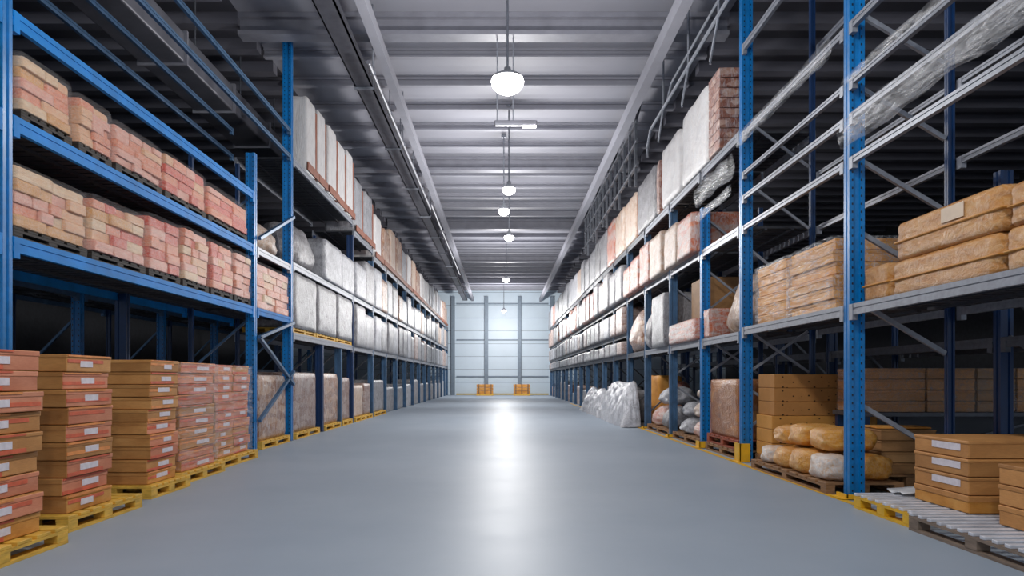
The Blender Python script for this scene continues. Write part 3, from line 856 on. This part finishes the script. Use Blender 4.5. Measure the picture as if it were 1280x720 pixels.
# goods standing on the floor under the left far run
spec = [(13.6, 15.4, 'brown', 1.15, 'tier'), (15.85, 17.9, 'mauve', 1.22, 'block'), (18.45, 20.25, 'brown', 1.22, 'tier'), (20.5, 21.8, 'mauve', 1.12, 'block'),
        (22.3, 23.9, 'beige', .9, 'block'), (24.0, 25.2, 'mauve', .95, 'tier'), (25.6, 28.1, 'grey', 1.05, 'block')]
for i, (a, b, p, h, kd) in enumerate(spec):
    pallet(XL - 1.0, a, 1.02, b - a, 0, 'pallet_yellow', 'yellow floor pallet under the left rack, %s past the carton stacks' % ordw(i + 1), 'yellow floor pallets under the left rack')
    tag(lump_obj('wrapped_load', kd, W[p], None, (XL - .52, (a + b) / 2, .1325), (.95, b - a - .05, h)), '%s wrapped stack on a yellow floor pallet, %s past the carton stacks' % (CNAME[p], ordw(i + 1)), 'wrapped load', 'floor loads under the left rack')
row(4.16, .95, -1, 28.5, 59.4, .002, (.9, 1.2), (1.6, 2.4), ['ash', 'grey', 'mauve', 'white', 'ash'], 'block', 'far floor under the left rack', 'floor loads under the left rack', gap=.2)

def plastic_heap(x0, x1, y0, y1, h, seed, mat, label):
    vs, fs = [], []; NU, NV = 26, 110
    for j in range(NV + 1):
        v = j / NV; y = y0 + (y1 - y0) * v
        prof = min(1, (v / .12) ** .6 if v < .12 else 1, ((1 - v) / .2) ** .7 if v > .8 else 1)
        hh = h * max(.02, prof) * (1 + .22 * noise.noise(Vector((y * .8, seed, 0))))
        for i in range(NU + 1):
            u = i / NU
            bell = math.sin(math.pi * min(1, u * .56 + .0)) ** .75
            z = hh * bell
            q = Vector((u * 3.0, y * 1.6, seed))
            cr = abs(noise.noise(q * 2)) * .09 + abs(noise.noise(q * 5)) * .05
            z = max(.004, z * (1 - .0) - cr * min(1, z * 4) + .03 * min(1, z * 6))
            x = x0 + (x1 - x0) * u + (.05 * noise.noise(q * 2 + Vector((4, 4, 4))) if .1 < u < .9 else 0) - (.08 * noise.noise(Vector((y * 1.3, seed, 8))) * (1 - u))
            vs.append((x, y, z))
    n1 = NU + 1
    for j in range(NV):
        for i in range(NU):
            a = j*n1+i; fs.append((a, a+1, a+1+n1, a+n1))
    b = len(vs)
    for j in range(NV + 1): vs.append((x1, y0 + (y1 - y0) * j / NV, .003))
    for j in range(NV): fs.append((j*n1+NU, b+j, b+j+1, (j+1)*n1+NU))
    m = MB(); m.add(vs, fs)
    return tag(m.build('plastic_heap', mat, None, True), label, 'plastic heap', 'white plastic heaps')
# ---------------------------------------------------------------- right far run
# top shelf
Z3 = 4.852
t = thing('wrapped_load', 'rust-brown stack of trays on the top right shelf beside the second blue post', 'wrapped load', (XR + .14, 12.95, Z3), 0, 'tall loads on the top right shelf')
for k in range(8): MB().rbox(-.2, .2, -.33, .33, k * .16, k * .16 + .15, .012).build('tray', W['rust'], t)
tops = [(13.32, 15.25, 'chalk', 1.3), (15.35, 17.3, 'chalk', 1.22), (17.4, 17.75, 'rust', 1.15), (17.85, 20.4, 'ash', 1.2), (20.5, 22.4, 'cream', 1.2), (22.5, 24.3, 'cream', 1.25)]
for i, (a, b, p, h) in enumerate(tops):
    t = thing('wrapped_load', '%s bulging load on the top right shelf, %s past the rust-brown trays' % (CNAME[p], ordw(i + 1)), 'wrapped load', (XR + .45, (a + b) / 2, Z3), 0, 'tall loads on the top right shelf')
    dd = .56 if i == 0 else 1.05
    lump_obj('film_cover', 'tall', W[p], t, (-.525 + dd/2, 0, 0), (dd, (b - a) * .95, h))
    if i in (0, 2, 4): MB().rbox(-.47, -.47 + dd * .85, -(b-a)*.5 - .0, -(b-a)*.5 + .055, 0, h*.9, .01).build('board_edge', M['stripe_brown'], t)
row(3.38, .95, 1, 24.4, 59.4, Z3, (1.15, 1.4), (1.3, 2.0), ['white', 'cream', 'ash', 'orange', 'white', 'ash'], 'tall', 'far stretch of the top right shelf', 'tall loads on the top right shelf', posts=False)
# third shelf (3.45): orange and white wrapped goods
row(3.3, .98, 1, 14.13, 22.3, 3.452, (.7, .95), (1.1, 1.5), ['orange', 'orange', 'beige', 'orange', 'pink'], 'block', 'near part of the third right shelf', 'loads on the third right shelf')
row(3.3, .98, 1, 22.3, 57.9, 3.452, (.9, 1.15), (1.2, 1.8), ['orange', 'ash', 'orange', 'mauve', 'ash'], 'block', 'far part of the third right shelf', 'loads on the third right shelf')
# shelf at 1.9
tag(lump_obj('wrapped_load', 'heap', W['beige'], None, (XR + .62, 12.75, 1.902), (.9, 1.35, .98)), 'beige slumped wrapped load just left of the second blue post', 'wrapped load', 'loads on the low right shelf')
tag(lump_obj('wrapped_load', 'block', W['orange'], None, (XR + .45, 13.68, 1.902), (.9, .42, .5)), 'small orange and white load behind the beige slumped load', 'wrapped load', 'loads on the low right shelf')
lone = tag(MB().rbox(-.45, .45, -.5, .5, 0, .75, .02).build('carton', M['carton_dark']), 'dark tan carton standing on the low right shelf among grey wraps', 'carton')
lone.location = (XR + .62, 14.95, 2.303)
tag(lump_obj('wrapped_load', 'block', W['orange'], None, (XR + .43, 15.34, 1.902), (1.0, 2.38, .4), 0, 1), 'low orange and white load under the dark tan carton', 'wrapped load', 'loads on the low right shelf')
tag(lump_obj('wrapped_load', 'block', W['ash'], None, (XR + .43, 17.5, 1.902), (1.05, 1.48, 1.15), 0, 2), 'large pale grey load on the low right shelf past the dark tan carton', 'wrapped load', 'loads on the low right shelf')
tag(lump_obj('wrapped_load', 'heap', W['grey'], None, (XR + .43, 18.85, 1.902), (1.05, 1.14, 1.1), 0, 2), 'grey domed load on the low right shelf past the large pale one', 'wrapped load', 'loads on the low right shelf')
tag(lump_obj('wrapped_load', 'heap', W['brown'], None, (XR + .42, 20.9, 1.902), (1.05, 2.4, 1.15), 0, 1), 'brown-hearted wrapped load at the end of the tall low shelf', 'wrapped load', 'loads on the low right shelf')
row(3.33, .95, 1, 22.3, 57.9, 1.902, (.35, .41), (1.0, 1.5), ['ash', 'grey', 'mauve', 'ash'], 'block', 'lowest far right shelf', 'loads on the lowest far right shelf')
row(3.33, .95, 1, 22.3, 57.9, 2.502, (.65, .78), (1.1, 1.6), ['ash', 'grey', 'grey', 'white', 'mauve'], 'block', 'second far right shelf', 'loads on the second far right shelf')
# floor under the right far run
pallet(XR + .02, 11.9, 1.0, 1.9, 0, 'pallet_brown', 'brown pallet on the floor below the red one', 'floor pallets under the right rack')
pallet(XR + .04, 11.93, .95, 1.84, .132, 'pallet_red', 'red pallet under the big orange-brown bale', 'floor pallets under the right rack', 7, None, .15)
tag(lump_obj('bale', 'block', W['balewrap'], None, (XR + .53, 12.9, .284), (.92, 1.7, .92), 0, 3), 'big orange-brown bale on the red pallet past the second blue post', 'bale', 'floor loads under the right rack')
pallet(XR + .02, 14.25, 1.0, 2.2, 0, 'pallet_brown', 'brown pallet under the pinkish-white sacks', 'floor pallets under the right rack')
for i, (dx, y, z, sx, sy, sz, p, lab) in enumerate((
        (.45, 14.75, .132, .75, .9, .36, 'pink', 'pink lower sack near the third right post'), (.4, 15.7, .132, .75, .95, .34, 'white', 'white lower sack near the third right post'),
        (.45, 14.95, .5, .7, .85, .28, 'cream', 'cream upper sack near the third right post'), (.45, 15.9, .48, .7, .85, .28, 'white', 'white upper sack near the third right post'),
        (.78, 16.1, .77, .6, .8, .4, 'beige', 'beige sack on top of the white sacks'))):
    tag(lump_obj('sack', 'heap', W[p], None, (XR + dx, y, z), (sx, sy, sz)), lab, 'sack', 'sacks by the third right post')
pallet(XR + .02, 16.83, 1.0, 2.5, 0, 'pallet_brown', 'brown pallet under the reddish sacks', 'floor pallets under the right rack')
for (dx, y, z, sx, sy, sz, p, lab) in (
        (.45, 17.4, .132, .85, 1.1, .5, 'ash', 'pale grey sack on the floor pallet with reddish sacks'), (.45, 18.6, .132, .85, 1.1, .48, 'pink', 'pink sack on the floor pallet with reddish sacks'),
        (.45, 17.9, .64, .8, 1.3, .4, 'white', 'white sack lying on the pink and grey sacks'), (.75, 19.0, .66, .55, .7, .5, 'orange', 'orange sack at the back of the pink sacks')):
    tag(lump_obj('sack', 'heap', W[p], None, (XR + dx, y, z), (sx, sy, sz)), lab, 'sack', 'reddish sacks on the right floor pallet')
tag(lump_obj('carton', 'block', M['carton_amber'], None, (XR + .7, 20.7, .002), (.6, 1.6, 1.3)), 'tall orange-brown carton behind the white plastic heap', 'carton')
plastic_heap(2.95, 3.42, 19.75, 25.4, 1.1, 3, M['pile_film'], 'nearer white heap of plastic sheeting spilling from the right rack')
plastic_heap(3.0, 3.42, 25.5, 31.5, .85, 8, M['pile_film'], 'farther white heap of plastic sheeting spilling from the right rack')
row(3.56, .9, 1, 22.3, 59.4, .002, (.5, 1.1), (1.6, 2.4), ['mauve', 'grey', 'rust', 'ash', 'ash'], 'block', 'far floor under the right rack', 'floor loads under the right rack', gap=.2)

# ---------------------------------------------------------------- right near bays
# level one, between the blue posts: two columns of banded amber cartons
for (y0, y1, nm) in ((10.15, 11.3, 'farther column'), (8.72, 10.05, 'nearer column')):
    for tier in range(2):
        for k in range(3):
            z = 1.952 + tier * .4 + k * .131
            lab = 'filmed amber carton between the blue posts, %s, %s' % (nm, ('lowest' if tier + k == 0 else ('topmost' if tier * 3 + k == 5 else ordw(tier * 3 + k + 1) + ' from the bottom')))
            carton_thing(XR + .14 + R.uniform(-.02, .02), y0, z, .85, y1 - y0, .128, 'carton_amber', lab, 'amber cartons between the blue posts', sticker=False, band=None, face=-1)
    sheath(XR + .1, XR + 1.03, y0 - .03, y1 + .03, 1.955, 2.76, 'clear stretch film round the %s of amber cartons between blue posts' % nm, 'film')
# level one, nearest bay: thick rounded wrapped bundles
for (y0, y1, z, h, lab, kd) in (
        (7.42, 7.95, 1.952, .34, 'small amber bundle right beside the nearest blue post', 'tier'),
        (5.75, 7.36, 1.952, .32, 'lower large amber bundle on the nearest right shelf', 'tier'),
        (5.72, 7.3, 2.275, .34, 'upper large amber bundle on the nearest right shelf', 'tier'),
        (4.5, 5.7, 1.952, .32, 'lower amber bundle at the frame edge of the nearest right shelf', 'tier'),
        (4.4, 5.66, 2.275, .3, 'upper amber bundle at the frame edge of the nearest right shelf', 'tier')):
    t = thing('wrapped_bundle', lab, 'wrapped load', (XR + .57, (y0 + y1) / 2, z), 0, 'amber bundles on the nearest right shelf')
    lump_obj('bundle', kd, W['amberbox'], t, (0, 0, 0), (.95, y1 - y0, h))
    m = MB(); l = (y1 - y0)
    m.rbox(-.485, .485, -l*.5, l*.5, h*.44, h*.5, .012)
    m.build('carton_rim', M['carton_amber'], t)
    if 'upper large' in lab:
        MB().box(-.482, -.476, -l*.2, l*.0, h*.56, h*.9).build('sticker', M['pale_label'], t)
# floor, between the blue posts: sacks on a dark pallet, dotted cartons behind
pallet(3.37, 8.34, .82, 2.5, 0, 'pallet_brown', 'brown pallet under the yellow sacks between the blue posts', 'floor pallets in the near right rack', 9, None, .12)
sacks = [(3.58, 8.68, .122, .4, .6, .27, 'sack_white', 'white-dusted sack at the front corner nearest the first blue post'),
         (3.58, 9.28, .122, .4, .57, .27, 'sack', 'plain yellow sack in the front row, second from the first blue post'),
         (3.58, 9.85, .122, .4, .54, .24, 'sack', 'yellow sack in the front row, third from the first blue post'),
         (3.58, 10.38, .122, .4, .48, .22, 'sack_white', 'pale sack in the front row, fourth from the first blue post'),
         (3.98, 8.72, .122, .38, .62, .27, 'sack', 'yellow sack in the back row, nearest the first blue post'),
         (3.98, 9.34, .122, .38, .58, .27, 'sack', 'yellow sack in the back row, second from the first blue post'),
         (3.98, 9.92, .122, .38, .54, .24, 'sack', 'yellow sack in the back row, third from the first blue post'),
         (3.98, 10.45, .122, .38, .5, .23, 'sack', 'yellow sack in the back row, fourth from the first blue post'),
         (3.82, 9.0, .405, .62, .68, .26, 'sack', 'yellow sack on top of the pile, nearest the first blue post'),
         (3.8, 9.67, .405, .6, .62, .26, 'sack', 'yellow sack on top in the middle of the pile'),
         (3.8, 10.27, .375, .56, .56, .24, 'sack', 'yellow sack on top at the far end of the pile')]
for (x, y, z, sx, sy, sz, mt, lab) in sacks:
    tag(lump_obj('sack', 'sack', M[mt], None, (x, y, z), (sx, sy, sz)), lab, 'sack', 'yellow sacks between the blue posts')
pallet(3.66, 10.88, 1.5, .7, 0, 'pallet_brown', 'brown pallet under the dotted cartons', 'floor pallets in the near right rack', 5)
for k in range(6):
    hh = (1.27 - .132) / 6
    jx = .03 if k < 3 else 0
    t = thing('dotted_carton', 'orange-brown carton with rows of punched holes behind yellow sacks, ' + ('lowest' if k == 0 else 'topmost' if k == 5 else ordw(k + 1) + ' from the bottom'), 'carton',
              (4.42 - jx, 11.23, .132 + k * hh), 0, 'dotted cartons behind the yellow sacks')
    MB().rbox(-.72, .72, -.33, .33, .001, hh - .002, .01).build('body', M['dotted_amber' if k < 3 else 'dotted_tan'], t)
# bundle behind the first blue post
pallet(4.22, 8.95, .7, .7, 0, 'pallet_brown', 'small brown pallet behind the nearest blue post', 'floor pallets in the near right rack', 5)
for k in range(4):
    carton_thing(4.26, 9.0, .132 + k * .125, .62, .6, .122, 'carton_dark', 'dull tan carton behind the nearest right blue post, ' + ('lowest' if k == 0 else 'topmost' if k == 3 else ordw(k + 1) + ' from the bottom'),
                 'dull cartons behind the nearest blue post', sticker=False, band=None, face=-1)
for k, (dy, lab) in enumerate(((0, 'nearer loose orange board leaning on the dull cartons'), (.2, 'farther loose orange board leaning on the dull cartons'))):
    o = MB().rbox(-.3, .3, -.09, .09, 0, .02, .004).build('loose_board', M['carton_amber'])
    o.location = (4.58, 9.2 + dy, .635 + k * .002); o.rotation_euler = (0, 0, -.1)
    tag(o, lab, 'board', 'loose orange boards')
# low shelf with wrapped cartons behind the nearest bay
t = thing('low_shelf', 'low grey shelf table of wrapped cartons behind the nearest right bay', 'shelf', (5.5, 10.3, 0))
MB().rbox(-1.08, 1.3, -.42, .42, .735, .79, .006).build('shelf_top', M['galv_dark'], t)
for sx in (-1.0, 1.2):
    for sy in (-.36, .36): MB().box(sx - .05, sx + .05, sy - .04, sy + .04, .002, .734).build('leg', M['dark_blue'], t)
MB().bar((-.95, -.36, .15), (1.15, -.36, .68), .03, .03).build('brace', M['galv_dark'], t)
lx = 4.46
for c, (w, nm, mt) in enumerate(((.82, 'leftmost', 'carton_tan'), (.62, 'second', 'carton_tan'), (.5, 'third', 'carton_dark'), (.3, 'last', 'carton_tan'))):
    for k in range(4):
        hh = .137
        lab = 'wrapped tan carton on the low grey shelf, %s column, %s' % (nm, 'lowest' if k == 0 else 'topmost' if k == 3 else ordw(k + 1) + ' from the bottom')
        carton_thing(lx, 9.94, .791 + k * hh, w - .03, .7, hh - .003, mt, lab, 'cartons on the low grey shelf', sticker=False, band=None, face=-1)
    sheath(lx - .006, lx + w - .024, 9.92, 10.66, .793, 1.34, 'clear stretch film round the %s column of cartons on the low shelf' % nm)
    lx += w
# nearest right pallets and the carton stack
pallet(3.28, 6.42, 1.15, 1.05, 0, 'yellow', 'bright yellow pallet at the foot of the nearest right post', 'front right floor pallets', 8, 'white_slat', .14)
pallet(3.24, 4.7, 1.3, 1.68, 0, 'pallet_grey', 'grey pallet with white slats under the labelled cartons', 'front right floor pallets', 13, 'white_slat', .14)
for k in range(4):
    zz = .1415 + k * .144
    where = 'lowest' if k == 0 else 'topmost' if k == 3 else ordw(k + 1) + ' from the bottom'
    t = carton_thing(3.66, 6.28, zz, 1.15, .82, .141, 'carton_tan' if k else 'carton_amber', 'tan carton in the front right stack of four, ' + where, 'front right carton stack', sticker=False, band=None, face=-1, lid=False)
    if k: MB().box(-.58, -.5765, -.3, .12, .055, .11).build('sticker', M['sticker'], t)
    MB().box(-.5785, -.576, -.36, .3, .122 if k else .1, .133 if k else .112).build('printed_band', M['red_edge'], t)
    m = MB(); m.rbox(-.582, .582, -.416, .416, .112 if k else .09, .14, .008); m.build('flap_rim', M['carton_tan'], t)
for k in range(3):
    t = carton_thing(3.62, 5.28, .1415 + k * .15, .95, .55, .147, 'carton_tan', 'plain tan carton in the low front right pile of three, ' + ('lowest', 'middle', 'topmost')[k], 'low front right pile', sticker=False, band=None, face=-1)
vs, fs = [], []
for i in range(13):
    for j in range(7):
        u, v = i / 12, j / 6
        vs.append((3.62 + .5 * u, 7.23 + .3 * v - .06 * u, .163 + .09 * u * u + .015 * math.sin(v * 7 + u * 3)))
for i in range(12):
    for j in range(6):
        a = i*7+j; fs.append((a, a+7, a+8, a+1))
m = MB(); m.add(vs, fs)
o = m.build('plastic_sheet', M['sheet'], None, True)
sm = o.modifiers.new('thickness', 'SOLIDIFY'); sm.thickness = .006
tag(o, 'curled white plastic sheet lying on the bright yellow pallet', 'plastic sheet')

# ---------------------------------------------------------------- two small loads at the far wall
for x, lab in ((-1.28, 'small orange crate load by the far wall, under the left wall column'), (1.42, 'small orange crate load by the far wall, under the right wall column')):
    t = thing('crate', lab, 'crate', (x, YF - 2.2, 0), 0, 'orange crates by the far wall')
    MB().box(-.62, .62, -.45, .45, .002, .12).build('skid', M['pallet_yellow'], t)
    for k in range(3): MB().rbox(-.6, .6, -.42, .42, .125 + k * .24, .125 + k * .24 + .22, .015).build('board_course', M['carton_amber'], t)
    for sx in (-.45, 0, .45): MB().box(sx - .05, sx + .05, -.445, -.421, .125, .84).build('batten', M['pallet_brown'], t)

# ---------------------------------------------------------------- light, world, camera
w = bpy.data.worlds.new('ambient fill'); scene.world = w; w.use_nodes = True  # soft fill light added through the open back of the room
bg = w.node_tree.nodes['Background']; bg.inputs[0].default_value = (.80, .88, 1.0, 1); bg.inputs[1].default_value = .8

cam = bpy.data.cameras.new('camera'); co = bpy.data.objects.new('camera', cam); COL.objects.link(co)
co.location = (0, 0, 1.2); co.rotation_euler = (math.pi / 2, 0, 0)
cam.sensor_width = 36; cam.lens = 1000 * 36 / 1280
cam.shift_x = 12 / 1280; cam.shift_y = 114 / 1280
cam.clip_end = 200
scene.camera = co
vs_ = scene.view_settings
vs_.view_transform = 'Standard'; vs_.look = 'None'; vs_.gamma = 1; vs_.use_curve_mapping = False; vs_.exposure = 0
cy = scene.cycles
cy.use_denoising = True; cy.max_bounces = 8; cy.transparent_max_bounces = 16
